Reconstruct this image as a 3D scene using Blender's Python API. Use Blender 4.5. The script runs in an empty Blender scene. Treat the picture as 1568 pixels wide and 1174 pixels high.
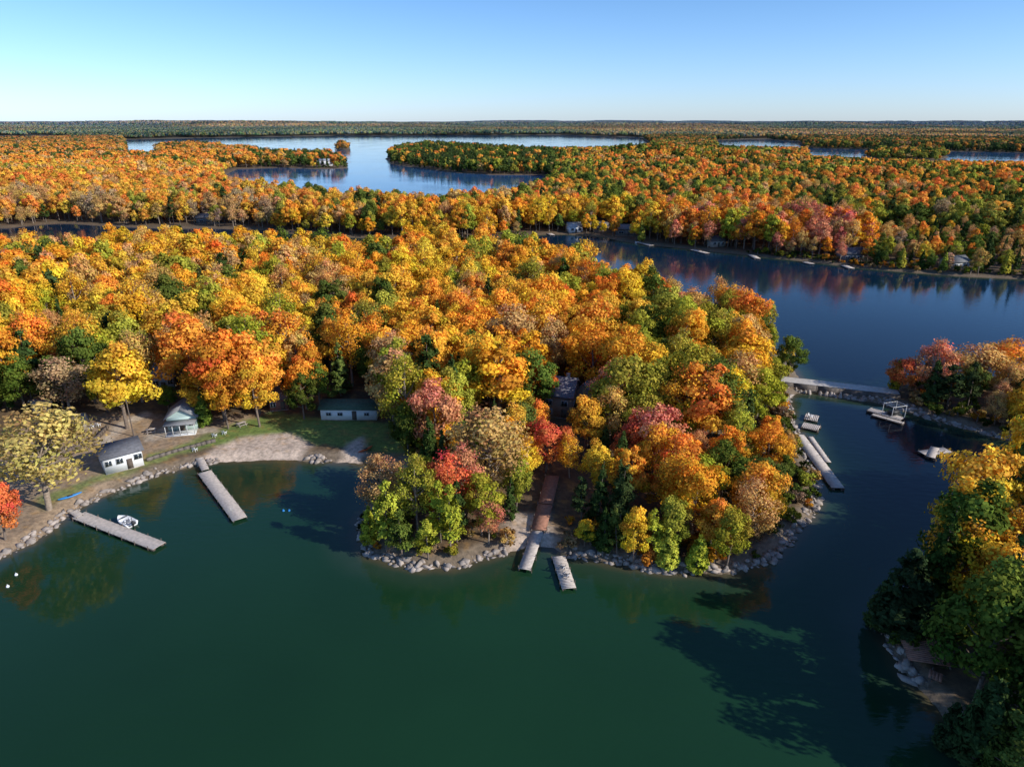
import bpy, math, numpy as np, random, time
from mathutils import Vector, Matrix
T0=time.time()
rng=np.random.default_rng(7); random.seed(7)
scene=bpy.context.scene
CH=60.0; PITCH=math.radians(21.0); F=1568*24/36.0
SP,CP=math.sin(PITCH),math.cos(PITCH)
def W(px,py,z=0.0):
    u=(px-784)/F; v=(py-587)/F
    t=(CH-z)/(SP+v*CP)
    return np.array([u*t,(CP-v*SP)*t])
def proj(x,y,z=0):
    d=y*CP+(CH-z)*SP; d=np.maximum(d,1e-3)
    return 784+F*x/d, 587+F*((CH-z)*CP-y*SP)/d
def poly(pts): return np.array([W(*p) for p in pts])
def chaikin(P):
    Q=np.roll(P,-1,0); a=P*.75+Q*.25; b=P*.25+Q*.75
    return np.stack([a,b],1).reshape(-1,2)
# ---------------- noise
def _h(ix,iy,s):
    n=(ix.astype(np.int64)*374761393+iy.astype(np.int64)*668265263+s*1442695041)&0xffffffff
    n=((n^(n>>13))*1274126177)&0xffffffff
    n=(n^(n>>16))&0xffffffff
    return n/4294967295.0
def vnoise(x,y,s=0):
    ix=np.floor(x);iy=np.floor(y);fx=x-ix;fy=y-iy
    fx=fx*fx*(3-2*fx);fy=fy*fy*(3-2*fy)
    a=_h(ix,iy,s);b=_h(ix+1,iy,s);c=_h(ix,iy+1,s);d=_h(ix+1,iy+1,s)
    return (a*(1-fx)+b*fx)*(1-fy)+(c*(1-fx)+d*fx)*fy
def fbm(x,y,s=0,o=4):
    r=0;a=.5
    for i in range(o):
        r=r+a*(vnoise(x*2**i+i*17.3,y*2**i-i*9.1,s+i)-.5)*2;a*=.5
    return r
def ss(a,b,x):
    t=np.clip((x-a)/(b-a),0,1);return t*t*(3-2*t)
# ---------------- shorelines (surveyed ground outlines)
near_lake=chaikin(np.concatenate([[[-420,50]],poly([(-500,1010),(-200,930),(0,858),(40,835),(80,810),(112,785),(140,770),(175,752),(215,735),(260,722),(310,711),(360,706),(410,703),(450,703),(500,706),(560,711),(605,722),(638,742),(630,757),(590,764),(556,780),(548,805),(560,848),(600,860),(650,870),(700,867),(750,850),(790,840),(830,832),(870,852),(900,856),(950,866),(1000,874),(1060,880),(1110,878),(1160,863),(1200,838),(1228,808),(1250,780),(1256,742),(1236,700),(1220,660),(1211,630),(1208,606),(1230,600),(1300,610),(1370,622),(1440,645),(1568,682),(2000,760)]),[[330,60],[330,-320],[-420,-320]]]))
channel=chaikin(poly([(-500,350),(-200,350),(0,351),(60,344),(100,342),(150,346),(240,350),(330,350),(400,352),(460,360),(540,364),(620,367),(700,371),(760,369),(800,362),(850,358),(920,362),(960,372),(1060,382),(1150,392),(1250,402),(1330,412),(1450,422),(1568,428),(1750,436),(2300,450),(2300,590),(1800,588),(1568,585),(1460,583),(1385,588),(1362,597),(1330,600),(1280,592),(1225,584),(1214,566),(1196,545),(1178,528),(1140,513),(1080,500),(1010,478),(960,458),(900,438),(850,422),(800,410),(740,403),(650,406),(560,408),(480,407),(400,402),(300,396),(200,396),(100,404),(0,408),(-200,408),(-500,408)]))
far_lake=poly([(190,214),(330,211),(520,208),(860,207),(985,211),(1000,226),(960,236),(880,240),(800,236),(700,228),(640,226),(600,235),(590,243),(598,252),(660,260),(700,265),(750,268),(830,268),(850,276),(820,302),(740,324),(680,330),(600,328),(540,324),(480,316),(400,304),(345,292),(340,270),(362,259),(430,257),(480,259),(531,258),(534,250),(510,243),(450,243),(410,240),(400,236),(370,233),(320,233),(290,243),(240,248),(195,244)])
far_b=poly([(1095,215),(1160,213),(1225,217),(1235,238),(1105,237)])
far_c=poly([(1235,227),(1310,229),(1400,231),(1600,235),(1700,238),(1700,272),(1400,266),(1240,256)])
far_d=poly([(-200,208),(60,208),(120,210),(80,217),(-200,218)])
isl_a=poly([(512,226),(525,225),(537,226),(536,230),(514,230)])
isl_b=poly([(238,229),(300,225),(345,229),(330,240),(236,241)])
isl_c=poly([(1320,238),(1380,236),(1450,240),(1440,248),(1340,246)])
point_r2=chaikin(poly([(1352,978),(1345,955),(1372,925),(1430,880),(1490,830),(1568,775),(1900,745),(2300,1000),(2300,1500),(1700,1260),(1568,1180),(1500,1150),(1450,1112),(1425,1075),(1380,1035)]))
WATERS=[near_lake,channel,far_lake,far_b,far_c,far_d]; LANDS=[isl_a,isl_b,isl_c,point_r2]
def sdf(P,poly):
    x=P[:,0];y=P[:,1]
    d=np.full(len(P),1e18);ins=np.zeros(len(P),bool)
    A=poly;B=np.roll(poly,-1,0)
    for (ax,ay),(bx,by) in zip(A,B):
        ex,ey=bx-ax,by-ay
        wx=x-ax;wy=y-ay
        t=np.clip((wx*ex+wy*ey)/(ex*ex+ey*ey+1e-9),0,1)
        dx=wx-ex*t;dy=wy-ey*t
        d=np.minimum(d,dx*dx+dy*dy)
        if abs(ey)>1e-12:
            c=((ay>y)!=(by>y))&(x<ex*(y-ay)/ey+ax)
            ins^=c
    d=np.sqrt(d)
    return np.where(ins,d,-d)
def landd(P):
    P=np.asarray(P,float).reshape(-1,2)
    w=np.full(len(P),-1e9)
    for q in WATERS:w=np.maximum(w,sdf(P,q))
    for q in LANDS:w=np.minimum(w,-sdf(P,q))
    x=P[:,0];y=P[:,1];r=np.hypot(x,y)
    L=-w
    L=L+fbm(x/9,y/9,3)*1.1+fbm(x/2.2,y/2.2,31,2)*.5*(r<400)+fbm(x/40,y/40,5)*3*ss(300,600,r)+fbm(x/120,y/120,9)*12*ss(900,2000,r)
    return L
def height(P,L=None):
    P=np.asarray(P,float).reshape(-1,2)
    if L is None:L=landd(P)
    x=P[:,0];y=P[:,1];r=np.hypot(x,y)
    up=0.1+0.8*ss(0,2.6,L)+np.clip(L-3,0,90)*0.022+fbm(x/35,y/35,12)*2.0*ss(8,60,L)+fbm(x/3,y/3,14,2)*.12
    az=np.degrees(np.arctan2(x,y))
    hill=(fbm(x/500,y/500,21)+.4)*(5+16*ss(2,14,az)*(1-.85*ss(18,25,az)))*ss(600,1000,r)*(1-ss(1300,1900,r))*ss(20,300,L)+ (fbm(x/1900,y/1900,22)+.35)*58*ss(3500,8000,r)*ss(0,400,L)
    up=up+np.maximum(hill,0)
    dn=-0.05+np.clip(L*0.22,-3,0)
    return np.where(L>0,up,dn)
def H1(x,y): return float(height([[x,y]])[0])
def G(px,py):
    z=0.5
    for _ in range(5):
        p=W(px,py,z); z=H1(*p)
    return p[0],p[1],z
# ---------------- mesh helpers
def mk_mesh(name,V,FA,mats=(),mi=None,attrs=None,smooth=False):
    me=bpy.data.meshes.new(name)
    V=np.asarray(V,np.float32)
    if isinstance(FA,np.ndarray):
        n,k=FA.shape; loops=FA.ravel(); st=np.arange(n)*k
    else:
        n=len(FA);ln=np.array([len(f) for f in FA]);loops=np.array([i for f in FA for i in f]);st=np.concatenate([[0],np.cumsum(ln)[:-1]])
    me.vertices.add(len(V));me.vertices.foreach_set("co",V.ravel())
    me.loops.add(len(loops));me.loops.foreach_set("vertex_index",loops.astype(np.int32))
    me.polygons.add(n);me.polygons.foreach_set("loop_start",st.astype(np.int32))
    for m in mats:me.materials.append(m)
    if mi is not None:me.polygons.foreach_set("material_index",np.asarray(mi,np.int32))
    me.update(calc_edges=True)
    if smooth: me.polygons.foreach_set("use_smooth",np.ones(n,bool))
    if attrs:
        for k,(t,dom,a) in attrs.items():
            at=me.attributes.new(k,t,dom)
            key='value' if t in('FLOAT','INT') else ('color' if t=='FLOAT_COLOR' else 'vector')
            at.data.foreach_set(key,np.asarray(a).ravel())
    return me
def obj(name,me,parent=None,loc=None,rot=None):
    o=bpy.data.objects.new(name,me);scene.collection.objects.link(o)
    if parent:o.parent=parent
    if loc is not None:o.location=loc
    if rot is not None:o.rotation_euler=rot
    return o
def empty(name,loc,rz=0):
    o=bpy.data.objects.new(name,None);scene.collection.objects.link(o);o.location=loc;o.rotation_euler=(0,0,rz);o.empty_display_size=.5;return o
class MB:
    def __init__(s):s.V=[];s.F=[]
    def quadv(s,pts):
        i=len(s.V);s.V+= [tuple(p) for p in pts];s.F.append(tuple(range(i,i+len(pts))))
    def box(s,c,d,rz=0,M=None):
        x,y,z=d[0]/2,d[1]/2,d[2]/2
        i=len(s.V);ca,sa=math.cos(rz),math.sin(rz)
        for dx,dy,dz in((-x,-y,-z),(x,-y,-z),(x,y,-z),(-x,y,-z),(-x,-y,z),(x,-y,z),(x,y,z),(-x,y,z)):
            p=(c[0]+dx*ca-dy*sa,c[1]+dx*sa+dy*ca,c[2]+dz)
            s.V.append(p)
        for f in((3,2,1,0),(4,5,6,7),(0,1,5,4),(1,2,6,5),(2,3,7,6),(3,0,4,7)):s.F.append(tuple(i+k for k in f))
    def tube(s,p0,p1,r0,r1,n=7):
        p0=Vector(p0);p1=Vector(p1);d=(p1-p0).normalized()
        a=d.orthogonal().normalized();b=d.cross(a);i=len(s.V)
        for p,r in((p0,r0),(p1,r1)):
            for k in range(n):
                t=2*math.pi*k/n;s.V.append(tuple(p+a*math.cos(t)*r+b*math.sin(t)*r))
        for k in range(n):
            s.F.append((i+k,i+(k+1)%n,i+n+(k+1)%n,i+n+k))
        s.F.append(tuple(i+n+k for k in range(n)))
    def mesh(s,name,mat,smooth=False):return mk_mesh(name,s.V,s.F,[mat],None,None,smooth)
# ---------------- materials
def newmat(name):
    m=bpy.data.materials.new(name);m.use_nodes=True;nt=m.node_tree;nt.nodes.clear()
    out=nt.nodes.new('ShaderNodeOutputMaterial');return m,nt,out
def solid(name,col,rough=.7,var=.25,scale=3,bump=.0,metal=0,stretch=None):
    m,nt,out=newmat(name);N=nt.nodes;L=nt.links
    b=N.new('ShaderNodeBsdfPrincipled');b.inputs['Roughness'].default_value=rough;b.inputs['Metallic'].default_value=metal
    tc=N.new('ShaderNodeTexCoord');nz=N.new('ShaderNodeTexNoise');nz.inputs['Scale'].default_value=scale;nz.inputs['Detail'].default_value=5
    mp=N.new('ShaderNodeMapping')
    if stretch:mp.inputs['Scale'].default_value=stretch
    L.new(tc.outputs['Object'],mp.inputs[0]);L.new(mp.outputs[0],nz.inputs['Vector'])
    mx=N.new('ShaderNodeMix');mx.data_type='RGBA'
    mx.inputs[6].default_value=(*[c*(1-var) for c in col],1);mx.inputs[7].default_value=(*[min(1,c*(1+var)) for c in col],1)
    mr=N.new('ShaderNodeMapRange');mr.inputs[1].default_value=.3;mr.inputs[2].default_value=.7
    L.new(nz.outputs[0],mr.inputs[0]);L.new(mr.outputs[0],mx.inputs[0]);L.new(mx.outputs[2],b.inputs['Base Color'])
    if bump:
        bp=N.new('ShaderNodeBump');bp.inputs['Strength'].default_value=bump;bp.inputs['Distance'].default_value=.05
        L.new(nz.outputs[0],bp.inputs['Height']);L.new(bp.outputs[0],b.inputs['Normal'])
    L.new(b.outputs[0],out.inputs[0]);return m
def leafmat(name,patch=False,trans=.25):
    m,nt,out=newmat(name);N=nt.nodes;L=nt.links
    at=N.new('ShaderNodeAttribute');at.attribute_name='tint';at.attribute_type='INSTANCER'
    lv=N.new('ShaderNodeAttribute');lv.attribute_name='lv'
    hv=N.new('ShaderNodeAttribute');hv.attribute_name='hv'
    col=at.outputs['Color']
    if patch:
        pt=N.new('ShaderNodeAttribute');pt.attribute_name='ptint'
        mu=N.new('ShaderNodeMix');mu.data_type='RGBA';mu.blend_type='MULTIPLY';mu.inputs[0].default_value=1
        L.new(pt.outputs['Color'],mu.inputs[6]);L.new(col,mu.inputs[7]);col=mu.outputs[2]
    hs=N.new('ShaderNodeHueSaturation')
    L.new(col,hs.inputs['Color']);L.new(hv.outputs['Fac'],hs.inputs['Hue']);L.new(lv.outputs['Fac'],hs.inputs['Value'])
    d=N.new('ShaderNodeBsdfDiffuse');t=N.new('ShaderNodeBsdfTranslucent');mx=N.new('ShaderNodeMixShader');mx.inputs[0].default_value=trans
    L.new(hs.outputs[0],d.inputs[0]);L.new(hs.outputs[0],t.inputs[0]);L.new(d.outputs[0],mx.inputs[1]);L.new(t.outputs[0],mx.inputs[2])
    L.new(mx.outputs[0],out.inputs[0]);return m
M_leaf=leafmat('autumn_leaves');M_needle=leafmat('needles',trans=.12);M_patch=leafmat('forest_canopy',True,.15)
M_bark=solid('bark',(.16,.12,.09),.9,.4,4,.3)
M_barkl=solid('bark_pale',(.26,.20,.145),.9,.35,4,.3)
M_rock=solid('rock',(.33,.275,.23),.9,.5,.9,.5)
M_plank=solid('weathered_planks',(.50,.43,.37),.85,.22,2,.2)
M_brown=solid('stained_planks',(.34,.16,.10),.8,.25,2,.2)
M_post=solid('post_wood',(.12,.09,.07),.9,.3,3)
M_white=solid('white_paint',(.78,.78,.77),.6,.05,2)
M_glass=solid('window_glass',(.03,.04,.05),.08,.2,1)
M_trim=solid('trim',(.6,.6,.58),.6,.06,2)
M_metal=solid('metal',(.5,.5,.52),.35,.1,2,0,.8)
M_rub=solid('dark_rubber',(.03,.03,.03),.6,.2,2)
def bldmat(n,c):return solid(n,c,.75,.1,2.5,.1,0,(1,1,7))
# ---------------- ground sheet
az=np.concatenate([np.linspace(-180,-56,40)[:-1],np.linspace(-56,56,470),np.linspace(56,180,40)[1:-1]])
az=np.radians(az)
rr=[12.0]
while rr[-1]<32000: rr.append(rr[-1]*(1.0062 if rr[-1]<420 else (1.009 if rr[-1]<3000 else 1.03)))
rr=np.array(rr)
A,R=np.meshgrid(az,rr);X=(np.sin(A)*R).ravel();Y=(np.cos(A)*R).ravel()
P=np.stack([X,Y],1);LD=landd(P);Z=height(P,LD)
nr,na=len(rr),len(az)
i=np.arange(nr-1)[:,None]*na;j=np.arange(na)[None,:];j2=(j+1)%na
FQ=np.stack([i+j,i+j2,i+na+j2,i+na+j],-1).reshape(-1,4)[:,::-1].copy()
print('grid',len(X),time.time()-T0)
lawn=[poly([(225,708),(300,678),(420,637),(480,648),(600,655),(590,700),(500,690),(440,672),(330,690),(230,716)]),poly([(600,640),(640,640),(630,700),(590,700)])]
sand=[poly([(300,712),(330,690),(400,671),(445,668),(476,690),(458,706),(360,710)]),poly([(515,715),(530,685),(560,675),(560,700),(540,716)]),poly([(765,850),(780,800),(840,790),(862,850),(810,848)])]
dirt=[poly([(-300,860),(0,700),(60,650),(160,640),(300,650),(420,637),(330,690),(225,712),(112,790),(0,862),(-300,960)]),poly([(560,715),(600,690),(650,700),(660,740),(640,745),(600,722)])]
r=np.hypot(X,Y)
gc=np.tile(np.array([.11,.07,.035]),(len(X),1))
nn=fbm(X/4,Y/4,40,3)[:,None]
gc=gc*(1+.5*nn)
nearm=(r<330)
def paint(polys,col,soft=1.2):
    global gc
    idx=np.where(nearm)[0];
    for q in polys:
        s=sdf(P[idx],q)+fbm(X[idx]/3,Y[idx]/3,41,3)*1.5
        k=ss(-soft,soft,s)[:,None]
        gc[idx]=gc[idx]*(1-k)+np.array(col)*(1+.3*nn[idx])*k
shore=(ss(-1.5,0,LD)*(1-ss(1.8,3.5,LD)))[:,None]
ms=(shore*.8*(1-.75*ss(230,420,r)[:,None]))
gc=gc*(1-ms)+np.array([.20,.15,.10])*ms
paint(dirt,(.30,.21,.13));paint(lawn,(.15,.21,.04));paint(sand,(.52,.40,.30))
paint([poly([(60,770),(150,735),(240,705),(330,668),(330,680),(240,716),(140,752),(70,785)])],(.18,.20,.055))
paint([poly([(150,690),(175,660),(225,640),(232,646),(190,668),(165,695)]),poly([(225,672),(250,664),(330,662),(335,668),(250,676),(228,684)])],(.42,.34,.25),.6)
lit=(ss(.1,.5,fbm(X/1.1,Y/1.1,88,3))*(r<330)*(LD>2))[:,None]*.45;gc=gc*(1-lit)+np.array([.38,.20,.05])*lit
far=ss(900,2500,r)[:,None];gc=gc*(1-far)+np.array([.09,.065,.03])*far
hz=(ss(1500,11000,r)*.7)[:,None];gc=gc*(1-hz)+np.array([.11,.15,.19])*hz  # blue-grey distance haze painted into the ground colour
m,nt,out=newmat('ground');N=nt.nodes;L=nt.links
b=N.new('ShaderNodeBsdfPrincipled');b.inputs['Roughness'].default_value=.95
at=N.new('ShaderNodeAttribute');at.attribute_name='gcol'
tc=N.new('ShaderNodeTexCoord');nz=N.new('ShaderNodeTexNoise');nz.inputs['Scale'].default_value=1.3;nz.inputs['Detail'].default_value=8;nz.inputs['Roughness'].default_value=.7
L.new(tc.outputs['Object'],nz.inputs['Vector'])
mr=N.new('ShaderNodeMapRange');mr.inputs[1].default_value=.3;mr.inputs[2].default_value=.7;mr.inputs[3].default_value=.5;mr.inputs[4].default_value=1.5
L.new(nz.outputs[0],mr.inputs[0])
hs=N.new('ShaderNodeHueSaturation');L.new(at.outputs['Color'],hs.inputs['Color']);L.new(mr.outputs[0],hs.inputs['Value'])
L.new(hs.outputs[0],b.inputs['Base Color'])
bp=N.new('ShaderNodeBump');bp.inputs['Strength'].default_value=.5;bp.inputs['Distance'].default_value=.15;L.new(nz.outputs[0],bp.inputs['Height']);L.new(bp.outputs[0],b.inputs['Normal'])
L.new(b.outputs[0],out.inputs[0]);M_ground=m
me=mk_mesh('ground',np.stack([X,Y,Z],1),FQ,[M_ground],None,{'gcol':('FLOAT_COLOR','POINT',np.concatenate([gc,np.ones((len(X),1))],1))},True)
obj('ground',me)
# water sheet
keep=(LD[FQ]<1.5).any(1);FW=FQ[keep];used=np.unique(FW);mp=np.full(len(X),-1);mp[used]=np.arange(len(used))
wd=np.clip(-LD[used],0,60)
xw,yw=X[used],Y[used];rw=r[used]
VW=np.stack([xw,yw,np.zeros(len(used))],1)
# turbid green in the near bay; reflected-sky blue painted into channel and big lake
def lerp(a,b,t):return a*(1-t[:,None])+np.asarray(b)*t[:,None]
deep=np.tile(np.array([.0085,.036,.0135]),(len(used),1))
deep=lerp(deep,(.0045,.026,.020),ss(70,150,yw)*(1-ss(0,60,xw)))
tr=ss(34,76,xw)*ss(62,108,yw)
deep=lerp(deep,(.0015,.005,.011),tr)  # tree shade on the right-hand channel, painted into the water colour
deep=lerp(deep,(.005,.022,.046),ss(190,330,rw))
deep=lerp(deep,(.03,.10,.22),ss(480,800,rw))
deep=deep*(1+.3*fbm(xw/30,yw/30,66,4))[:,None]
wc=lerp(np.tile(np.array([.085,.07,.04]),(len(used),1)),(.025,.05,.03),ss(0,2.2,wd))
k=ss(1.0,7,wd);wc=wc*(1-k[:,None])+deep*k[:,None]
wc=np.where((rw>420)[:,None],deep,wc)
m,nt,out=newmat('lake_water');N=nt.nodes;L=nt.links
b=N.new('ShaderNodeBsdfPrincipled');b.inputs['IOR'].default_value=1.33;b.inputs['Roughness'].default_value=.04
at=N.new('ShaderNodeAttribute');at.attribute_name='wcol'
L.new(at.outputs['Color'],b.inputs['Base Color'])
sp=N.new('ShaderNodeAttribute');sp.attribute_name='wspec';L.new(sp.outputs['Fac'],b.inputs['Specular IOR Level'])
tc=N.new('ShaderNodeTexCoord')
mpn=N.new('ShaderNodeMapping');mpn.inputs['Rotation'].default_value=(0,0,.5);mpn.inputs['Scale'].default_value=(.45,1.1,1)
nz=N.new('ShaderNodeTexNoise');nz.inputs['Scale'].default_value=1.0;nz.inputs['Detail'].default_value=5
L.new(tc.outputs['Object'],mpn.inputs[0]);L.new(mpn.outputs[0],nz.inputs['Vector'])
n2=N.new('ShaderNodeTexNoise');n2.inputs['Scale'].default_value=.02;n2.inputs['Detail'].default_value=4;L.new(tc.outputs['Object'],n2.inputs['Vector'])
m2=N.new('ShaderNodeMapRange');m2.inputs[1].default_value=.35;m2.inputs[2].default_value=.65;m2.inputs[3].default_value=.08;m2.inputs[4].default_value=.4;L.new(n2.outputs[0],m2.inputs[0])
bp=N.new('ShaderNodeBump');bp.inputs['Distance'].default_value=.12;L.new(m2.outputs[0],bp.inputs['Strength']);L.new(nz.outputs[0],bp.inputs['Height']);L.new(bp.outputs[0],b.inputs['Normal'])
L.new(b.outputs[0],out.inputs[0])
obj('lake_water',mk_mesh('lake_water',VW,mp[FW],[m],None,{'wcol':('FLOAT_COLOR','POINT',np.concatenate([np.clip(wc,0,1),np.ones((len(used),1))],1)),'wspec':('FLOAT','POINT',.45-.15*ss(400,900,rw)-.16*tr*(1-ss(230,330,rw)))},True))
print('terrain',time.time()-T0)
# ---------------- tree meshes
def nrm(v):return v/(np.linalg.norm(v,axis=1,keepdims=True)+1e-9)
def quads(C,Nn,s,g,asp=.7):
    n=len(C);t=nrm(np.cross(Nn,g.normal(size=(n,3))));b=np.cross(Nn,t)
    s=s[:,None]
    V=np.stack([C+t*s,C+b*s*asp,C-t*s,C-b*s*asp],1).reshape(-1,3)
    return V,np.arange(4*n).reshape(n,4)
def assemble(name,LV,LF,lv,hv,wood,leafm,bark):
    nb=len(LV);V=list(map(tuple,LV))+wood.V
    FA=[tuple(f) for f in LF]+[tuple(k+nb for k in f) for f in wood.F]
    nl=len(LF);nw=len(wood.F)
    mi=[0]*nl+[1]*nw
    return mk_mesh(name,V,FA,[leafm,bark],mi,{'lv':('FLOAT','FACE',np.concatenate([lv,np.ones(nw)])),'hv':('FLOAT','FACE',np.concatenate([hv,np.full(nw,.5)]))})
def broadleaf(name,seed,n,s,H=16,R=4.6,airy=0,nclump=42,bark=None,low=False,shape=0):
    g=np.random.default_rng(seed);cz=H*(.60 if shape==0 else .57);sz=H*(.42 if shape==0 else .44)
    d=nrm(g.normal(size=(nclump*3,3)));d=d[d[:,2]>-.75][:nclump]
    ph=g.uniform(0,6.28,3)
    lob=1+.25*np.sin(3*np.arctan2(d[:,1],d[:,0])+ph[0])*np.cos(2*d[:,2]+ph[1])+g.normal(0,.13,len(d))
    fr=g.uniform(.4,.88,len(d))**.7
    egg=np.where(d[:,2]<0,1.0,1-(.22 if shape==0 else .5)*d[:,2])
    cc=np.stack([d[:,0]*R*lob*fr*egg,d[:,1]*R*lob*fr*egg,cz+d[:,2]*sz*fr],1)
    cr=g.uniform(.75,1.85,len(d))*(R/4.6)
    k=g.choice(len(cc),n,p=cr**2/np.sum(cr**2))
    e=nrm(g.normal(size=(n,3))+d[k]*.5+np.array([0,0,.25]))
    rad=cr[k]*g.uniform(.5,1.15,n)*.95
    C=cc[k]+e*rad[:,None]*np.array([1,1,.75])+g.normal(0,.14,(n,3))
    if airy: C+=g.normal(0,.35,(n,3))
    Nn=nrm(e+.5*d[k]+g.normal(0,.5,(n,3)))
    LV,LF=quads(C,Nn,s*g.uniform(.6,1.3,n),g)
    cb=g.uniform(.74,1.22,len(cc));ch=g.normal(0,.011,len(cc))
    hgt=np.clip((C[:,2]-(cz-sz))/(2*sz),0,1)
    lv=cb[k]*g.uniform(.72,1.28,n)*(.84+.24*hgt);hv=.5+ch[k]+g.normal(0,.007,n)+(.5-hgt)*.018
    w=MB();bk=bark or M_bark
    bend=g.normal(0,.35,2)
    p0=(0,0,-.6);p1=(bend[0]*.5,bend[1]*.5,H*.33);p2=(bend[0],bend[1],H*.62);p3=(bend[0]*.6,bend[1]*1.2,H*.86)
    sd=4 if low else 7
    w.tube(p0,p1,.30,.22,sd);w.tube(p1,p2,.22,.13,sd);w.tube(p2,p3,.13,.04,sd)
    if not low:
        for q in g.choice(len(cc),min(len(cc),14 if not airy else 26),replace=False):
            c=cc[q];z0=np.clip(c[2]-g.uniform(2,4),H*.25,H*.75);f=z0/(H*.62);s0=(bend[0]*min(f,1),bend[1]*min(f,1),z0)
            mid=tuple((np.array(s0)+c)/2+np.array([0,0,-.4]))
            w.tube(s0,mid,.11,.07,4);w.tube(mid,tuple(c),.07,.025,4)
            if airy:
                for _ in range(4):
                    e2=c+nrm(g.normal(size=(1,3))+np.array([[0,0,.5]])+d[q])[0]*g.uniform(1,2.0);w.tube(tuple(c),tuple(e2),.03,.008,3)
    return assemble(name,LV,LF,lv,hv,w,M_leaf,bk)
def conifer(name,seed,n,s,H=16,R=2.8,kind='spruce',low=False):
    g=np.random.default_rng(seed)
    if kind=='pine': nb=46;z0=.3
    elif kind=='cedar': nb=110;z0=.04
    else: nb=95;z0=.07
    t=np.sort(g.uniform(0,1,nb)**.85)
    zb=H*(z0+(1-z0)*t*.985)
    if kind=='cedar': prof=np.clip((1-t)**.65,0.06,1)*np.clip(.6+t*3,0,1)
    elif kind=='pine': prof=np.clip((1-t)**.5,.12,1)*g.uniform(.6,1.15,nb)
    else: prof=np.clip((1-t)**.9,.05,1)*g.uniform(.75,1.1,nb)
    a=g.uniform(0,6.28,nb);Lb=R*prof
    k=g.choice(nb,n,p=Lb**1.3/np.sum(Lb**1.3));u=g.uniform(.15,1,n)**.6
    ang=a[k]+g.normal(0,.16,n)
    rad=Lb[k]*u
    droop={'spruce':-.38,'pine':.22,'cedar':.15}[kind]
    z=zb[k]+rad*droop+ (u**2)*.25*Lb[k]*(1 if kind=='spruce' else .2)+g.normal(0,.16,n)
    C=np.stack([np.cos(ang)*rad,np.sin(ang)*rad,z],1)+g.normal(0,.13 if kind!='pine' else .28,(n,3))
    out=np.stack([np.cos(ang),np.sin(ang),np.full(n,.75)],1)
    Nn=nrm(out+g.normal(0,.4,(n,3)))
    LV,LF=quads(C,Nn,s*g.uniform(.6,1.3,n),g,.5)
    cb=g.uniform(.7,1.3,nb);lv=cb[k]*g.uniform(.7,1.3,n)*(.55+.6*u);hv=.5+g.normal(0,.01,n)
    w=MB();w.tube((0,0,-.5),(0,0,H*.5),.24,.14,4 if low else 6);w.tube((0,0,H*.5),(0,0,H*.97),.14,.02,4)
    if not low:
        for q in range(0,nb,2):
            w.tube((0,0,zb[q]),(math.cos(a[q])*Lb[q]*.9,math.sin(a[q])*Lb[q]*.9,zb[q]+Lb[q]*droop),.05,.015,3)
    return assemble(name,LV,LF,lv,hv,w,M_needle,M_bark)
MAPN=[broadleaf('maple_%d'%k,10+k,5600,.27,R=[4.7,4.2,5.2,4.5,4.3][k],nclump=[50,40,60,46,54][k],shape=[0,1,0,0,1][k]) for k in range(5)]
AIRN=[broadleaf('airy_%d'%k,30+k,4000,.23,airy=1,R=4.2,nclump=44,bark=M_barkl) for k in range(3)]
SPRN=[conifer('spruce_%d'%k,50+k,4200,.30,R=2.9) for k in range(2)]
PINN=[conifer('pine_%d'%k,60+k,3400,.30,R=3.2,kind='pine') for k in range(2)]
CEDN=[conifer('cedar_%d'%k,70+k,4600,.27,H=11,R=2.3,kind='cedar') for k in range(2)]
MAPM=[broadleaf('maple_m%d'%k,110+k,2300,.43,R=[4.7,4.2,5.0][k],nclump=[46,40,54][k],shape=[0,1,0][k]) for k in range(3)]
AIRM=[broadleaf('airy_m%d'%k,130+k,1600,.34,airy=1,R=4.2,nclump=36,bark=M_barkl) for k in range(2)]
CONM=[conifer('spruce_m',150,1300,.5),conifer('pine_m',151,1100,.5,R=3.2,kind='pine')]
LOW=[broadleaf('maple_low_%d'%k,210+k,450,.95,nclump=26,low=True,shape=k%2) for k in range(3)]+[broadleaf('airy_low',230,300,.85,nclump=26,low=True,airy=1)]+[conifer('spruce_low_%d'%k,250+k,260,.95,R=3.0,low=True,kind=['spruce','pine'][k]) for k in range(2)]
print('trees',time.time()-T0)
PAL={'Y':(.87,.58,.055),'G':(.88,.48,.045),'O':(.87,.37,.045),'R':(.78,.22,.07),'P':(.74,.30,.15),'T':(.68,.42,.13),'B':(.50,.34,.17),'L':(.42,.40,.045),'D':(.13,.175,.03),'C':(.055,.085,.022),'K':(.035,.055,.022),'E':(.62,.54,.14)}
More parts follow.
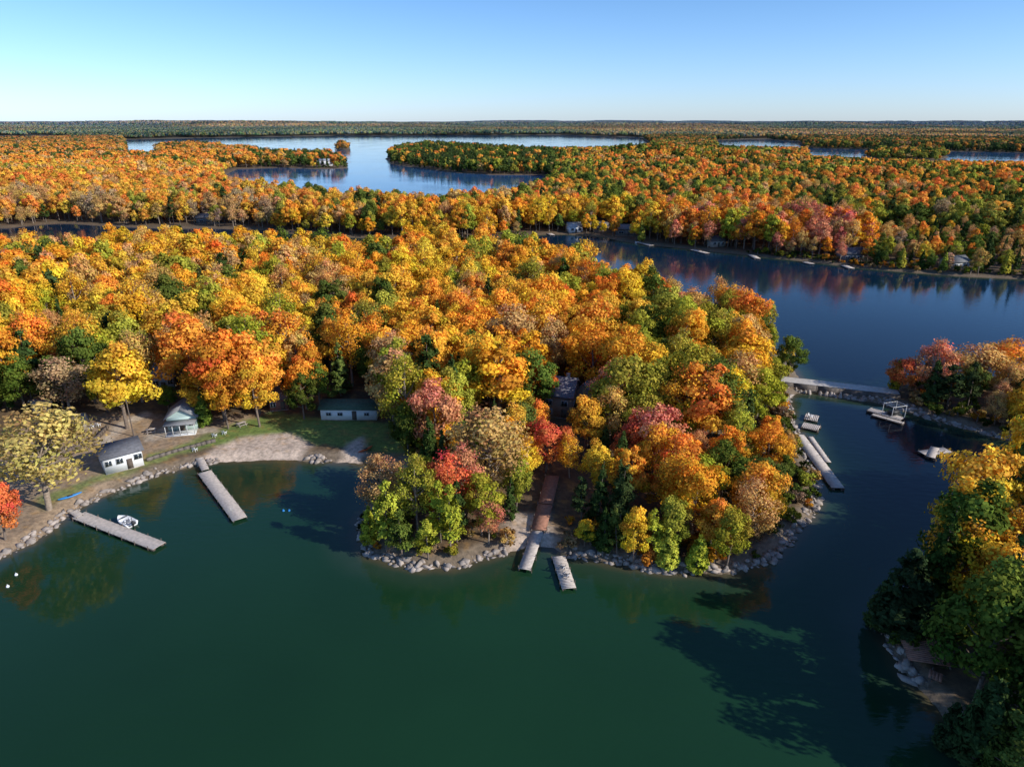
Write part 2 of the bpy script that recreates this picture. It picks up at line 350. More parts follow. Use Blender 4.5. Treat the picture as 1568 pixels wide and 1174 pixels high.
def weights(px,py,r):
    if r>430:
        if 560<px<850 and 205<py<270: return dict(C=.55,D=.25,L=.08,G=.05,O=.05,T=.02)
        if px<380 and 205<py<262 : return dict(C=.25,D=.15,O=.25,G=.2,T=.15)
        if px<560 and py<262: return dict(O=.2,G=.13,C=.32,D=.18,T=.10,L=.07)
        if px<420: return dict(O=.22,G=.32,Y=.14,T=.18,L=.10,C=.04) if py<315 else dict(T=.32,B=.10,O=.14,Y=.2,G=.14,L=.06,C=.04)
        if py>345 and px>950: return dict(C=.24,L=.26,D=.16,T=.12,O=.08,Y=.12,B=.02)
        if py<240: return dict(C=.38,D=.24,O=.12,G=.08,L=.12,T=.06)
        if px>780: return dict(O=.18,G=.2,D=.17,L=.17,C=.22,T=.06)
        return dict(Y=.24,T=.16,O=.1,L=.2,G=.14,D=.07,C=.09)
    if px>1330: return dict(L=.16,D=.18,C=.28,T=.21,B=.04,O=.08,Y=.05) if py<760 else dict(C=.34,D=.3,L=.14,Y=.12,T=.10)
    if 530<px<720 and py>745: return dict(L=.35,C=.25,D=.2,T=.2)
    if px>1000 and py<530: return dict(P=.15,T=.18,O=.3,G=.19,L=.18)
    if px>960: return dict(L=.36,D=.14,C=.08,G=.17,O=.10,T=.05,Y=.10)
    if px<560 and py<560: return dict(G=.30,Y=.29,T=.19,O=.07,L=.09,D=.03,C=.03)
    if px<600: return dict(G=.24,O=.14,L=.22,D=.12,T=.07,Y=.16,C=.05)
    if py>640: return dict(T=.12,P=.05,L=.32,D=.11,C=.18,G=.12,Y=.10)
    return dict(G=.32,O=.13,Y=.25,L=.14,T=.06,D=.06,C=.04)
def choose(px,py,r,nv,g):
    w=weights(px,py,r);ks=list(w);c=np.cumsum([w[k] for k in ks]);c=c/c[-1]
    u=(nv if g.random()<.3 else g.random())
    return ks[int(np.searchsorted(c,min(u,.9999)))]
def tintof(k,g,r=0):
    c=np.array(PAL[k])*g.uniform(.84,1.1)*np.array([1,g.uniform(.9,1.1),g.uniform(.8,1.2) if k not in 'PR' else 1])
    h=float(ss(600,7000,r))*.85  # weight of the distance haze painted into the leaf tint
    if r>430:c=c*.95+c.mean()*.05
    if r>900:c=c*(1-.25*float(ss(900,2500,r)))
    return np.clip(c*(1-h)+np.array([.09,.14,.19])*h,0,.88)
NAMES={'maple':'maple_tree','airy':'birch_tree','spruce':'spruce_tree','pine':'pine_tree','cedar':'cedar_tree'}
LIB={'maple':(MAPN,MAPM,16),'airy':(AIRN,AIRM,16),'spruce':(SPRN,[CONM[0]],16),'pine':(PINN,[CONM[1]],16),'cedar':(CEDN,CEDN,11)}
RW={'maple':4.7,'airy':4.3,'spruce':2.9,'pine':3.2,'cedar':2.3}
ntree=0
def tree(kind,x,y,z,h,wr,tint,g):
    global ntree
    near,mid,h0=LIB[kind];r=math.hypot(x,y);ms=near if r<235 else mid
    o=bpy.data.objects.new(NAMES[kind],ms[int(g.integers(len(ms)))]);scene.collection.objects.link(o)
    sz=h/h0;sx=wr/RW[kind] if wr else sz*g.uniform(.8,1.2)
    o.location=(x,y,z-.1);o.scale=(sx,sx*g.uniform(.93,1.07),sz);o.rotation_euler=(g.normal(0,.03),g.normal(0,.03),g.uniform(0,6.28))
    o["tint"]=[float(tint[0]),float(tint[1]),float(tint[2])];ntree+=1
    return o
# feature trees: x, ybase, ytop, width(px), kind, colour
FT=[(195,656,525,98,'maple','Y'),(293,612,475,105,'maple','O'),(350,656,556,52,'maple','O'),(398,653,550,62,'maple','G'),(466,641,566,50,'maple','D'),(490,622,556,44,'maple','D'),(522,606,518,42,'spruce','D'),
(75,780,622,140,'airy','E'),(8,826,732,66,'maple','R'),(40,632,545,64,'maple','D'),(108,634,545,72,'airy','B'),(313,652,600,28,'cedar','D'),(258,628,590,32,'maple','D'),(432,600,505,60,'maple','Y'),(15,610,500,70,'maple','G'),(460,600,500,50,'maple','T'),
(690,800,690,70,'airy','R'),(672,700,578,66,'maple','P'),(748,765,620,110,'airy','T'),(712,790,680,60,'airy','P'),(748,832,758,42,'airy','P'),(592,845,738,46,'pine','L'),(566,836,775,32,'cedar','L'),(656,856,796,42,'pine','L'),(616,856,780,44,'pine','D'),(690,852,745,50,'pine','L'),(675,830,735,44,'pine','L'),(640,815,700,60,'airy','L'),
(790,782,690,46,'maple','L'),(798,750,665,46,'maple','Y'),(836,722,640,62,'maple','R'),(765,650,508,124,'maple','G'),(822,690,610,46,'maple','O'),(893,700,606,58,'maple','G'),(935,650,552,70,'airy','P'),
(890,800,730,30,'pine','C'),(915,802,702,42,'spruce','C'),(948,812,715,42,'pine','C'),(895,836,796,36,'maple','Y'),(970,866,778,44,'maple','Y'),(925,846,775,30,'cedar','C'),(945,852,780,34,'pine','D'),(1022,868,806,40,'cedar','L'),(1055,820,700,80,'maple','G'),(1085,850,760,60,'maple','G'),(1012,785,705,54,'maple','O'),(965,722,640,62,'maple','R'),(1000,730,620,70,'maple','P'),(1175,722,648,60,'maple','O'),(1110,740,655,58,'maple','O'),(1112,868,780,60,'maple','L'),(1065,872,815,40,'cedar','L'),(1145,830,730,70,'airy','T'),(1000,860,780,34,'pine','L'),(985,700,600,60,'maple','L'),(1165,800,745,52,'cedar','L'),(1060,600,525,80,'maple','G'),(925,600,520,60,'maple','O'),(662,500,430,80,'maple','G'),
(1380,968,838,96,'cedar','K'),(1345,962,885,50,'cedar','C'),(1512,985,836,100,'maple','Y'),(1455,940,800,96,'airy','G'),(1490,1168,1036,96,'cedar','C'),(1555,1120,975,90,'maple','D'),(1425,935,850,60,'maple','L'),(1545,930,775,100,'airy','G'),(1450,1150,1075,50,'cedar','K'),(1540,1210,1080,110,'maple','D'),(1590,1060,900,110,'maple','D'),
(1415,610,520,66,'airy','P'),(1375,605,545,40,'maple','R'),(1540,600,520,90,'airy','O'),(1480,605,525,80,'airy','T'),(1450,625,560,50,'pine','C')]
feat=[];g=np.random.default_rng(99)
for (px,yb,yt,wpx,kind,c) in FT:
    x,y,z=G(px,yb)
    v=(yt-587)/F;zt=CH-y*(v*CP+SP)/(CP-v*SP)
    h=max(3,zt-z);dep=y*CP+(CH-z)*SP;wr=wpx/2*dep/F
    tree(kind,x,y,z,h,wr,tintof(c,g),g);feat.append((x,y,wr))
feat=np.array(feat)
# far-shore cottages (positions needed to keep their lots open)
FB=[('lakeside_boathouse',882,356,8,7,(.8,.8,.8),(.4,.4,.4),3.2,.25),('lakeside_cottage',962,361,14,9,(.16,.15,.14),(.16,.15,.15),3.4,-.2),('lakeside_cottage',922,354,9,7,(.34,.24,.17),(.13,.12,.12),3.0,.25),
('lakeside_cottage',1100,378,8,6,(.4,.36,.3),(.13,.12,.11),3.0,.25),('lakeside_cottage',1306,400,10,7,(.16,.16,.16),(.10,.10,.11),3.4,.1),('lakeside_cottage',1470,412,9,7,(.55,.55,.52),(.14,.14,.14),3.0,.25),
('lakeside_cottage',318,342,13,9,(.14,.13,.12),(.10,.10,.11),3.4,.2),('lakeside_house',495,254,26,16,(.85,.85,.85),(.35,.37,.4),7,0)]
lots=[]
for f in FB:
    x,y,z=G(f[1],f[2]);d=np.array([x,y])/math.hypot(x,y);s=f[3]*.5+1
    k_=1 if f[3]<20 else 2
    lots.append((x+d[0]*4*k_,y+d[1]*4*k_,s));lots.append((x-d[0]*5*k_,y-d[1]*5*k_,s*.85))
lots=np.array(lots)
def outlots(q):
    dd=np.sqrt(((q[:,None,:]-lots[None,:,:2])**2).sum(2));return (dd>lots[None,:,2]).all(1)
clear=[poly([(-300,880),(-40,720),(40,655),(120,648),(230,640),(300,655),(440,640),(485,650),(590,655),(625,690),(620,735),(400,715),(112,800),(-300,1000)]),
 poly([(240,655),(240,625),(310,625),(310,660)]),poly([(480,655),(485,608),(600,608),(612,655)]),
 poly([(765,870),(790,800),(818,715),(860,700),(876,720),(862,800),(866,875)]),poly([(824,640),(828,605),(905,600),(915,640),(890,690),(830,684)]),
 poly([(1385,1030),(1385,962),(1445,955),(1480,1050),(1460,1110),(1400,1060)]),
 poly([(1175,660),(1180,588),(1290,585),(1362,598),(1362,625),(1290,618),(1300,790),(1228,790),(1212,740),(1205,700)]),poly([(405,645),(410,600),(450,600),(450,640)]),poly([(225,606),(225,570),(280,570),(280,616)])]
def jgrid(x0,x1,y0,y1,s,g):
    gx=np.arange(x0,x1,s);gy=np.arange(y0,y1,s*.87)
    XX,YY=np.meshgrid(gx,gy);XX=XX+(np.arange(len(gy))%2)[:,None]*s/2
    XX=XX+g.uniform(-.38,.38,XX.shape)*s;YY=YY+g.uniform(-.38,.38,XX.shape)*s
    return np.stack([XX.ravel(),YY.ravel()],1)
g=np.random.default_rng(5)
Q=jgrid(-330,340,30,440,6.1,g)
rq=np.hypot(Q[:,0],Q[:,1]);aq=np.degrees(np.arctan2(Q[:,0],Q[:,1]))
Q=Q[(rq<430)&(aq>-44)&(aq<62)&((aq<50)|(rq<170))]
LQ=landd(Q);k=LQ>1.6;Q=Q[k];LQ=LQ[k]
k=outlots(Q);Q=Q[k];LQ=LQ[k]
for q in clear:
    k=sdf(Q,q)<.3;Q=Q[k];LQ=LQ[k]
dd=np.sqrt(((Q[:,None,:]-feat[None,:,:2])**2).sum(2))
k=(dd>np.maximum(2.2,feat[None,:,2]*.8)).all(1);Q=Q[k];LQ=LQ[k]
ZQ=height(Q,LQ);nv=np.clip(vnoise(Q[:,0]/16,Q[:,1]/16,77)*.5+vnoise(Q[:,0]/38,Q[:,1]/38,78)*.5,0,1);nv=np.clip((nv-.2)/.6,0,1)
for q,z,l,v in zip(Q,ZQ,LQ,nv):
    if g.random()<.07:continue
    px,py=proj(q[0],q[1],z);c=choose(px,py,math.hypot(*q),v,g)
    edge=l<6
    h=g.uniform(10,19.5)
    if px<600 and py<430:h*=.9
    if edge:h=g.uniform(6.5,13)
    if py>700 and 540<px<1300:h=g.uniform(8,13)
    if px>1140 and px<1300 and 560<py<720:h=min(h,g.uniform(9,13))
    if 1180<px<1310 and 620<py<840:h=g.uniform(4.5,7)
    if 815<px<925 and 640<py<740:h=min(h,g.uniform(8,12))
    if px>1330 and py<720:h=g.uniform(7,12)
    if px>1380 and py>740:h=g.uniform(15,20)
    if c in'CK':kind=['spruce','pine','cedar'][int(g.integers(3))]
    elif c in'TBP':kind='airy' if g.random()<.75 else 'maple'
    elif c=='L' and edge and g.random()<.4:kind='cedar'
    else:kind='maple' if g.random()<.82 else 'airy'
    if kind=='cedar':h=min(h,11)
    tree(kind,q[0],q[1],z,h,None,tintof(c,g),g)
print('near trees',ntree,time.time()-T0)
# ---------------- distant forest (instanced)
def scatter(name,pts,idx,scl,rot,tint,meshes,names):
    coll=bpy.data.collections.new(name+'_parts')
    for me_,n_ in zip(meshes,names):coll.objects.link(bpy.data.objects.new(n_,me_))
    me=bpy.data.meshes.new(name);me.vertices.add(len(pts));me.vertices.foreach_set('co',np.asarray(pts,np.float32).ravel())
    for nm,t,key,a in(('idx','INT','value',idx),('scl','FLOAT_VECTOR','vector',scl),('rot','FLOAT_VECTOR','vector',rot),('tint','FLOAT_COLOR','color',np.concatenate([tint,np.ones((len(tint),1))],1))):
        at=me.attributes.new(nm,t,'POINT');at.data.foreach_set(key,np.asarray(a,np.int32 if t=='INT' else np.float32).ravel())
    o=obj(name,me)
    ng=bpy.data.node_groups.new(name,'GeometryNodeTree')
    ng.interface.new_socket(name='Geometry',in_out='INPUT',socket_type='NodeSocketGeometry');ng.interface.new_socket(name='Geometry',in_out='OUTPUT',socket_type='NodeSocketGeometry')
    N=ng.nodes;L=ng.links
    gi=N.new('NodeGroupInput');go=N.new('NodeGroupOutput');ip=N.new('GeometryNodeInstanceOnPoints');ci=N.new('GeometryNodeCollectionInfo')
    ci.inputs['Collection'].default_value=coll;ci.inputs['Separate Children'].default_value=True;ci.inputs['Reset Children'].default_value=True
    ip.inputs['Pick Instance'].default_value=True
    def na(n,t):
        a=N.new('GeometryNodeInputNamedAttribute');a.data_type=t;a.inputs['Name'].default_value=n;return a.outputs['Attribute']
    e=N.new('FunctionNodeEulerToRotation')
    L.new(gi.outputs[0],ip.inputs['Points']);L.new(ci.outputs[0],ip.inputs['Instance']);L.new(na('idx','INT'),ip.inputs['Instance Index'])
    L.new(na('rot','FLOAT_VECTOR'),e.inputs[0]);L.new(e.outputs[0],ip.inputs['Rotation']);L.new(na('scl','FLOAT_VECTOR'),ip.inputs['Scale'])
    L.new(ip.outputs[0],go.inputs[0])
    md=o.modifiers.new('scatter','NODES');md.node_group=ng;return o
g=np.random.default_rng(8)
pts=[];
for (r0,r1,s) in((430,1000,7.2),(1000,2700,10.5)):
    q=jgrid(-r1*.75,r1*.75,r0*.68,r1,s,g);rq=np.hypot(q[:,0],q[:,1]);aq=np.abs(np.degrees(np.arctan2(q[:,0],q[:,1])))
    q=q[(rq>=r0)&(rq<r1)&(aq<44)];q=q[outlots(q)];l=landd(q);k=l>1.8;pts.append(np.concatenate([q[k],l[k][:,None],np.full((k.sum(),1),s)],1))
pts=np.concatenate(pts);q=pts[:,:2];z=height(q,pts[:,2]);rq=np.hypot(q[:,0],q[:,1]);n=len(q)
PX,PY=proj(q[:,0],q[:,1],z)
nv=np.clip((vnoise(q[:,0]/45,q[:,1]/45,80)*.5+vnoise(q[:,0]/130,q[:,1]/130,81)*.5-.2)/.6,0,1)
tint=np.zeros((n,3));idx=np.zeros(n,int);scl=np.zeros((n,3))
names_all=['tree_%02d'%k for k in range(13)]
meshes_all=MAPM+AIRM+CONM+LOW
for t in range(n):
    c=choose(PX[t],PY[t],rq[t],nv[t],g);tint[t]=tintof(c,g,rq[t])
    lo=rq[t]>720
    if c in'CK':idx[t]=(11+g.integers(2)) if lo else 5+g.integers(2)
    elif c in'TBP' and g.random()<.7:idx[t]=10 if lo else 3+g.integers(2)
    else:idx[t]=(7+g.integers(3)) if lo else g.integers(3)
    h=g.uniform(.62,1.14)
    if pts[t,2]<8:h*=.75
    wf=g.uniform(.85,1.2)*(1 if pts[t,3]<8 else 1.3)
    scl[t]=(h*wf,h*wf,h)
rot=np.stack([np.zeros(n),np.zeros(n),g.uniform(0,6.28,n)],1)
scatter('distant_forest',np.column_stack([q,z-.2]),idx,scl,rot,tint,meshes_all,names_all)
print('distant',n,time.time()-T0)
# far patches
def patch(name,seed,n=70,S=75):
    g=np.random.default_rng(seed);VV=[];lvs=[];hvs=[];pt=[]
    ks=['O','G','T','L','C','D','Y','B'];w=np.array([.13,.10,.14,.15,.27,.17,.03,.03]);w/=w.sum()
    for _ in range(n):
        c=np.array([g.uniform(-S/2,S/2),g.uniform(-S/2,S/2),8.5]);kk=ks[g.choice(len(ks),p=w)];m=34
        d=nrm(g.normal(size=(m,3)));d[:,2]=np.abs(d[:,2])*1.0-.15
        rx=g.uniform(3.6,5.6) if kk!='C' else 2.8;hz=g.uniform(4.5,8.5)
        C=c+d*np.array([rx,rx,hz]);V,_f=quads(C,nrm(d+g.normal(0,.3,(m,3))),g.uniform(1.2,2.2,m),g,.8)
        VV.append(V);lvs.append(g.uniform(.75,1.2,m)*(.7+.5*d[:,2]));hvs.append(.5+g.normal(0,.01,m));pt.append(np.tile(np.array([*PAL[kk],1])*np.array([*[g.uniform(.8,1.15)]*3,1])+np.array([.02,.035,.07,0]),(m,1)))
    V=np.concatenate(VV);n4=len(V)//4
    return mk_mesh(name,V,np.arange(len(V)).reshape(n4,4),[M_patch],None,{'lv':('FLOAT','FACE',np.concatenate(lvs)),'hv':('FLOAT','FACE',np.concatenate(hvs)),'ptint':('FLOAT_COLOR','FACE',np.concatenate(pt))})
PT=[patch('canopy_%d'%k,300+k) for k in range(6)]
P2=[]
for (r0,r1,s) in((2700,6000,62),(6000,15000,105)):
    q=jgrid(-r1*.75,r1*.75,r0*.68,r1,s,g);rq=np.hypot(q[:,0],q[:,1]);aq=np.abs(np.degrees(np.arctan2(q[:,0],q[:,1])))
    q=q[(rq>=r0)&(rq<r1)&(aq<43)];l=landd(q);k=l>30;P2.append(np.concatenate([q[k],l[k][:,None],np.full((k.sum(),1),s)],1))
P2=np.concatenate(P2);q=P2[:,:2];z=height(q,P2[:,2]);rq=np.hypot(q[:,0],q[:,1]);n=len(q)
sx=P2[:,3]/62*1.0;sc=np.stack([sx,sx,g.uniform(.85,1.3,n)*np.where(sx>1.2,1.2,1)],1)
v1=vnoise(q[:,0]/260,q[:,1]/400,90);v2=vnoise(q[:,0]/700,q[:,1]/900,93)
f1=(.42+.65*v1*v2+.28*v1)[:,None]
warm=ss(.35,.8,v2)[:,None]
cc=f1*(np.array([1.0,.95,1.1])*warm+np.array([.55,.9,1.4])*(1-warm));hzf=(ss(2800,11000,rq))[:,None];cc=cc*(1-hzf*.75)+np.array([.38,.75,2.5])*hzf*.75  # haze blue mixed into the canopy tint with distance
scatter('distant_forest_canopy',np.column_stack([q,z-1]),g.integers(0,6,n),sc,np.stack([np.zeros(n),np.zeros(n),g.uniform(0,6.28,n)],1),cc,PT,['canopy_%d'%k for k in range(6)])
print('patches',n,time.time()-T0)
# ---------------- shoreline rocks (one mass) and shrubs
def rocks(name,q,size,g):
    import bmesh
    bm=bmesh.new();bmesh.ops.create_icosphere(bm,subdivisions=1,radius=1);bv=np.array([v.co[:] for v in bm.verts]);bf=np.array([[v.index for v in f.verts] for f in bm.faces]);bm.free()
    n=len(q);z=height(q)
    V=bv[None]*(1+g.uniform(-.42,.42,(n,len(bv),1)))*(size*g.uniform(.3,1.35,n)**1.8)[:,None,None]*np.stack([g.uniform(.8,1.6,n),g.uniform(.6,1.1,n),g.uniform(.4,.8,n)],1)[:,None,:]
    a=g.uniform(0,6.28,n)[:,None];x=V[:,:,0]*np.cos(a)-V[:,:,1]*np.sin(a);y=V[:,:,0]*np.sin(a)+V[:,:,1]*np.cos(a)
    V=np.stack([x+q[:,0:1],y+q[:,1:2],V[:,:,2]+np.maximum(z,-.3)[:,None]+.02],2)
    FF=bf[None]+(np.arange(n)*len(bv))[:,None,None]
    obj(name,mk_mesh(name,V.reshape(-1,3),FF.reshape(-1,3),[M_rock]))
g=np.random.default_rng(11)
q=jgrid(-140,200,60,260,.58,g);q=q[np.abs(np.degrees(np.arctan2(q[:,0],q[:,1])))<46];l=landd(q);k=(l>-.45)&(l<1.2+fbm(q[:,0]/5,q[:,1]/5,60)*1.4);q=q[k];l=l[k]
px,py=proj(q[:,0],q[:,1]);beach=((px>335)&(px<470)&(py<716)&(py>680))|((px>505)&(px<560)&(py<725)&(py>690))|((px>775)&(px<868)&(py>820)&(py<870))|((px>1195)&(px<1375)&(py<606))
k=(~beach)&(g.random(len(q))<.8);rocks('shoreline_rocks',q[k],.46,g)
shr=[broadleaf('shrub_%d'%k,400+k,500,.22,H=3,R=1.5,nclump=12,low=True) for k in range(3)]
q=jgrid(-220,260,60,330,2.6,g);q=q[np.abs(np.degrees(np.arctan2(q[:,0],q[:,1])))<46];l=landd(q);k=(l>1.0)&(l<9);q=q[k];l=l[k]
for c in clear[:6]:
    k=sdf(q,c)<0;q=q[k]
k=sdf(q,poly([(1195,610),(1195,575),(1375,592),(1375,618)]))<0;q=q[k]
q=q[g.random(len(q))<.75];n=len(q)
tt=np.array([tintof(['L','D','T','O','D','B','C'][int(g.integers(7))],g)*.7 for _ in range(n)]);s_=g.uniform(.4,1.1,n)
scatter('shoreline_shrubs',np.column_stack([q,height(q)-.2]),g.integers(0,3,n),np.stack([s_*1.2,s_*1.2,s_],1),np.stack([np.zeros(n),np.zeros(n),g.uniform(0,6.28,n)],1),tt,shr,['shrub_%d'%k for k in range(3)])
# ---------------- buildings
def building(name,pA,pB,depth,wh,roof,rh,wc,rc,wins=(),door=None,porch=False,world=False,chim=False):
    if world:a=np.array(pA);b=np.array(pB)
    else:
        a=np.array(G(*pA)[:2]);b=np.array(G(*pB)[:2])
    c=(a+b)/2;w=float(np.linalg.norm(b-a));rz=math.atan2(b[1]-a[1],b[0]-a[0])
    zb=max(H1(*c),.5)
    E=empty(name,(c[0],c[1],zb),rz)
    wm=bldmat(name+'_siding',wc);rm=solid(name+'_roofing',rc,.85,.25,2,.2)
    m=MB();m.box((0,depth/2,-.7),(w+.1,depth+.1,1.6));obj('foundation',m.mesh('foundation',M_rock),E)
    m=MB();m.box((0,depth/2,.1+wh/2),(w,depth,wh));z=.1+wh
    if roof=='gable':
        for s in(-1,1):m.quadv([(s*w/2,0,z),(s*w/2,depth,z),(s*w/2,depth/2,z+rh)])
    if roof=='gabley':
        for yy in(0,depth):m.quadv([(-w/2,yy,z),(w/2,yy,z),(0,yy,z+rh)])
    obj('walls',m.mesh('walls',wm),E)
    m=MB();o=.45;t=.14
    def slab(pts):
        i=len(m.V);m.V+= [tuple(p) for p in pts]+[(p[0],p[1],p[2]+t) for p in pts];k=len(pts)
        m.F.append(tuple(i+k+q for q in range(k)));m.F.append(tuple(i+k-1-q for q in range(k)))
        for q in range(k):m.F.append((i+q,i+(q+1)%k,i+k+(q+1)%k,i+k+q))
    dz=.01
    if roof=='gable':
        sl=rh/(depth/2)*o
        slab([(-w/2-o,-o,z-sl+dz),(w/2+o,-o,z-sl+dz),(w/2+o,depth/2,z+rh+dz),(-w/2-o,depth/2,z+rh+dz)])
        slab([(w/2+o,depth+o,z-sl+dz),(-w/2-o,depth+o,z-sl+dz),(-w/2-o,depth/2,z+rh+dz),(w/2+o,depth/2,z+rh+dz)])
    elif roof=='gabley':
        sl=rh/(w/2)*o
        slab([(-w/2-o,depth+o,z-sl+dz),(-w/2-o,-o,z-sl+dz),(0,-o,z+rh+dz),(0,depth+o,z+rh+dz)])
        slab([(w/2+o,-o,z-sl+dz),(w/2+o,depth+o,z-sl+dz),(0,depth+o,z+rh+dz),(0,-o,z+rh+dz)])
    obj('roof',m.mesh('roof',rm),E)
    fr=MB();gl=MB()
    for (f,u,zc,ww,hh) in wins:
        if f=='F':fr.box((u,-.03,zc),(ww+.24,.08,hh+.24));gl.box((u,-.08,zc),(ww,.06,hh));fr.box((u,-.12,zc),(.05,.03,hh))
        else:
            s=1 if f=='R' else -1
            fr.box((s*(w/2+.03),u,zc),(.08,ww+.24,hh+.24));gl.box((s*(w/2+.08),u,zc),(.06,ww,hh));fr.box((s*(w/2+.12),u,zc),(.03,.05,hh))
    if wins:obj('window_frames',fr.mesh('window_frames',M_trim),E);obj('windows',gl.mesh('windows',M_glass),E)
    if door is not None:
        d=MB();d.box((door,-.035,1.1),(.95,.07,2.0));obj('door',d.mesh('door',M_post),E)
    if porch:
        p=MB();p.box((0,-1.35,.05),(w,2.6,.16));
        for u in np.linspace(-w/2+.1,w/2-.1,5):p.box((u,-2.55,1.2),(.12,.12,2.2))
        p.box((0,-2.55,.95),(w,.06,.08));obj('porch',p.mesh('porch',M_trim),E)
        p=MB();p.box((0,-1.45,2.42),(w+.4,2.8,.12));obj('porch_roof',p.mesh('porch_roof',rm),E)
    if chim:
        p=MB();p.box((w*.2,depth*.6,z+rh*.8),(.7,.7,2.2));p.box((w*.2,depth*.6,z+rh*.8+1.15),(.85,.85,.12));obj('chimney',p.mesh('chimney',M_rock),E)
    return E
building('white_cottage',(163,727),(221,712),6.5,3.2,'gable',1.3,(.84,.84,.84),(.13,.13,.14),[('F',-2.4,2.1,1.0,.9),('F',-.6,2.1,1.0,.9),('F',2.4,2.1,1.2,.9),('R',2,2.1,1.0,.9),('R',4.5,2.1,1.0,.9),('L',3,2.1,1.2,1.0)],.9)
building('green_cottage',(258,661),(303,657),6,2.9,'gabley',1.7,(.42,.53,.48),(.22,.22,.22),[('F',-1.8,1.6,1.0,1.1),('F',1.8,1.6,1.0,1.1),('R',3,1.6,1.2,1.1)],0,porch=True)
building('boathouse',(492,643),(577,643),5.0,2.5,'gable',.9,(.86,.87,.85),(.07,.12,.07),[('F',-4.2,1.4,.9,.6),('F',-1.8,1.4,.9,.6),('F',3.8,1.4,.9,.6)],1.2)
building('garden_shed',(58,636),(80,630),3,2.2,'gable',.9,(.7,.7,.7),(.3,.3,.3),[('F',.5,1.3,.6,.6)],-.6)
building('blue_house',(236,600),(268,596),7,3.6,'gable',2,(.36,.46,.56),(.22,.28,.36),[('F',-1.5,2,1,1.1),('F',1.5,2,1,1.1)],0)
building('red_cottage',(414,630),(442,627),6,2.7,'gable',1.5,(.34,.13,.10),(.14,.11,.11),[('F',-1.2,1.5,.9,1)],.8)
building('peninsula_house',(832,636),(874,642),8,5.0,'gable',2.7,(.33,.22,.16),(.18,.17,.19),[('F',-1.8,3.4,1.2,1.1),('F',1.5,3.4,1.2,1.1),('F',-1.8,1.3,1.2,1.1),('R',3,2.2,1.2,1.2)],1.4,chim=True)
building('peninsula_house',(878,626),(908,632),7,3.8,'gabley',2.4,(.36,.25,.18),(.17,.16,.17),[('F',0,2.2,1.6,1.2)],1.6)
building('lean_to_shed',(116,660),(134,656),2.5,2.1,'gable',.7,(.35,.30,.24),(.3,.3,.3),[('F',.3,1.3,.5,.5)],-.5)
for (nm,px,py,w,d,wc_,rc,wh,ry) in FB:
    x,y,z=G(px,py);building(nm,(x-w/2*math.cos(ry),y-w/2*math.sin(ry)),(x+w/2*math.cos(ry),y+w/2*math.sin(ry)),d,wh,'gable',2.0,wc_,rc,[('F',-w*.28,1.7,w*.18,1.2),('F',w*.28,1.7,w*.18,1.2)],0,world=True)
# ---------------- docks
def dock(name,A_,B_,width,z=.45,mat=None,step=.34,float_=True,z1=None):
    z1=z if z1 is None else z1
    a=np.array([*W(*A_,z),z]);b=np.array([*W(*B_,z1),z1]);Ln=float(np.linalg.norm(b-a));rz=math.atan2(b[1]-a[1],b[0]-a[0]);ry=-math.asin((z1-z)/Ln)
    E=empty(name,tuple(a));E.rotation_euler=(0,ry,rz);m=MB();gg=random.Random(name+str(A_))
    nb=int(Ln/step)
    for k in range(nb):m.box(((k+.5)*step,gg.uniform(-.03,.03),gg.uniform(-.008,.008)),(step-.035,width,.05))
    obj('deck_boards',m.mesh('deck_boards',mat or M_plank),E)
    m=MB()
    for s in(-1,1):m.box((Ln/2,s*(width/2-.1),-.13),(Ln,.1,.18))
    obj('stringers',m.mesh('stringers',M_post),E)
    m=MB()
    for k in range(int(Ln/3)+1):
        for s in(-1,1):
            if float_:m.box((min(.6+k*3,Ln-.6),s*(width/2-.35),-.36),(1.1,.5,.28))
            m.tube((min(.3+k*3,Ln-.2),s*(width/2+.06),-2.2),(min(.3+k*3,Ln-.2),s*(width/2+.06),.35),.06,.06,6)
    obj('posts_and_floats',m.mesh('posts_and_floats',M_post),E);return E
dock('dock',(302,694),(315,720),1.3,.7,float_=False)
dock('dock',(313,722),(368,795),2.3)
dock('dock',(112,782),(122,790),1.2,.6,float_=False)
dock('dock',(120,788),(245,836),2.2)
gz=lambda px,py:G(px,py)[2]
dock('boardwalk',(846,728),(835,772),2.4,gz(846,728)+.7,M_brown,float_=False,z1=gz(835,772)+.7)
dock('boardwalk',(835,772),(824,812),2.4,gz(835,772)+.7,M_brown,float_=False,z1=1.3)
dock('dock',(824,812),(803,872),1.8,1.0,M_plank,float_=False,z1=.6)
dock('dock',(855,851),(872,902),2.0)
dock('dock',(1222,665),(1284,748),2.3);dock('dock',(1240,668),(1268,708),1.2)
dock('swim_platform',(1228,650),(1256,656),3.0)
dock('swim_platform',(1232,637),(1254,641),3.4)
dock('swim_raft',(1412,694),(1452,688),2.2);dock('dock',(1425,700),(1432,684),1.5,.52)
dock('dock',(1330,626),(1384,642),2.4);dock('dock',(1335,634),(1384,648),1.2,.40)
dock('wooden_deck',(1405,972),(1425,1018),4.4,2.0,M_brown,float_=False)
dock('wooden_deck',(1422,1030),(1448,1040),1.5,1.6,M_brown,float_=False)
dock('dock',(602,684),(580,706),1.6,.8,float_=False)
for a,b_ in(((968,368),(998,376)),((1060,382),(1084,388)),((1150,390),(1160,396)),((1232,401),(1244,404)),((1292,406),(1304,411)),((838,356),(846,360)),((893,358),(905,356))):dock('lakeside_dock',a,b_,3.0)
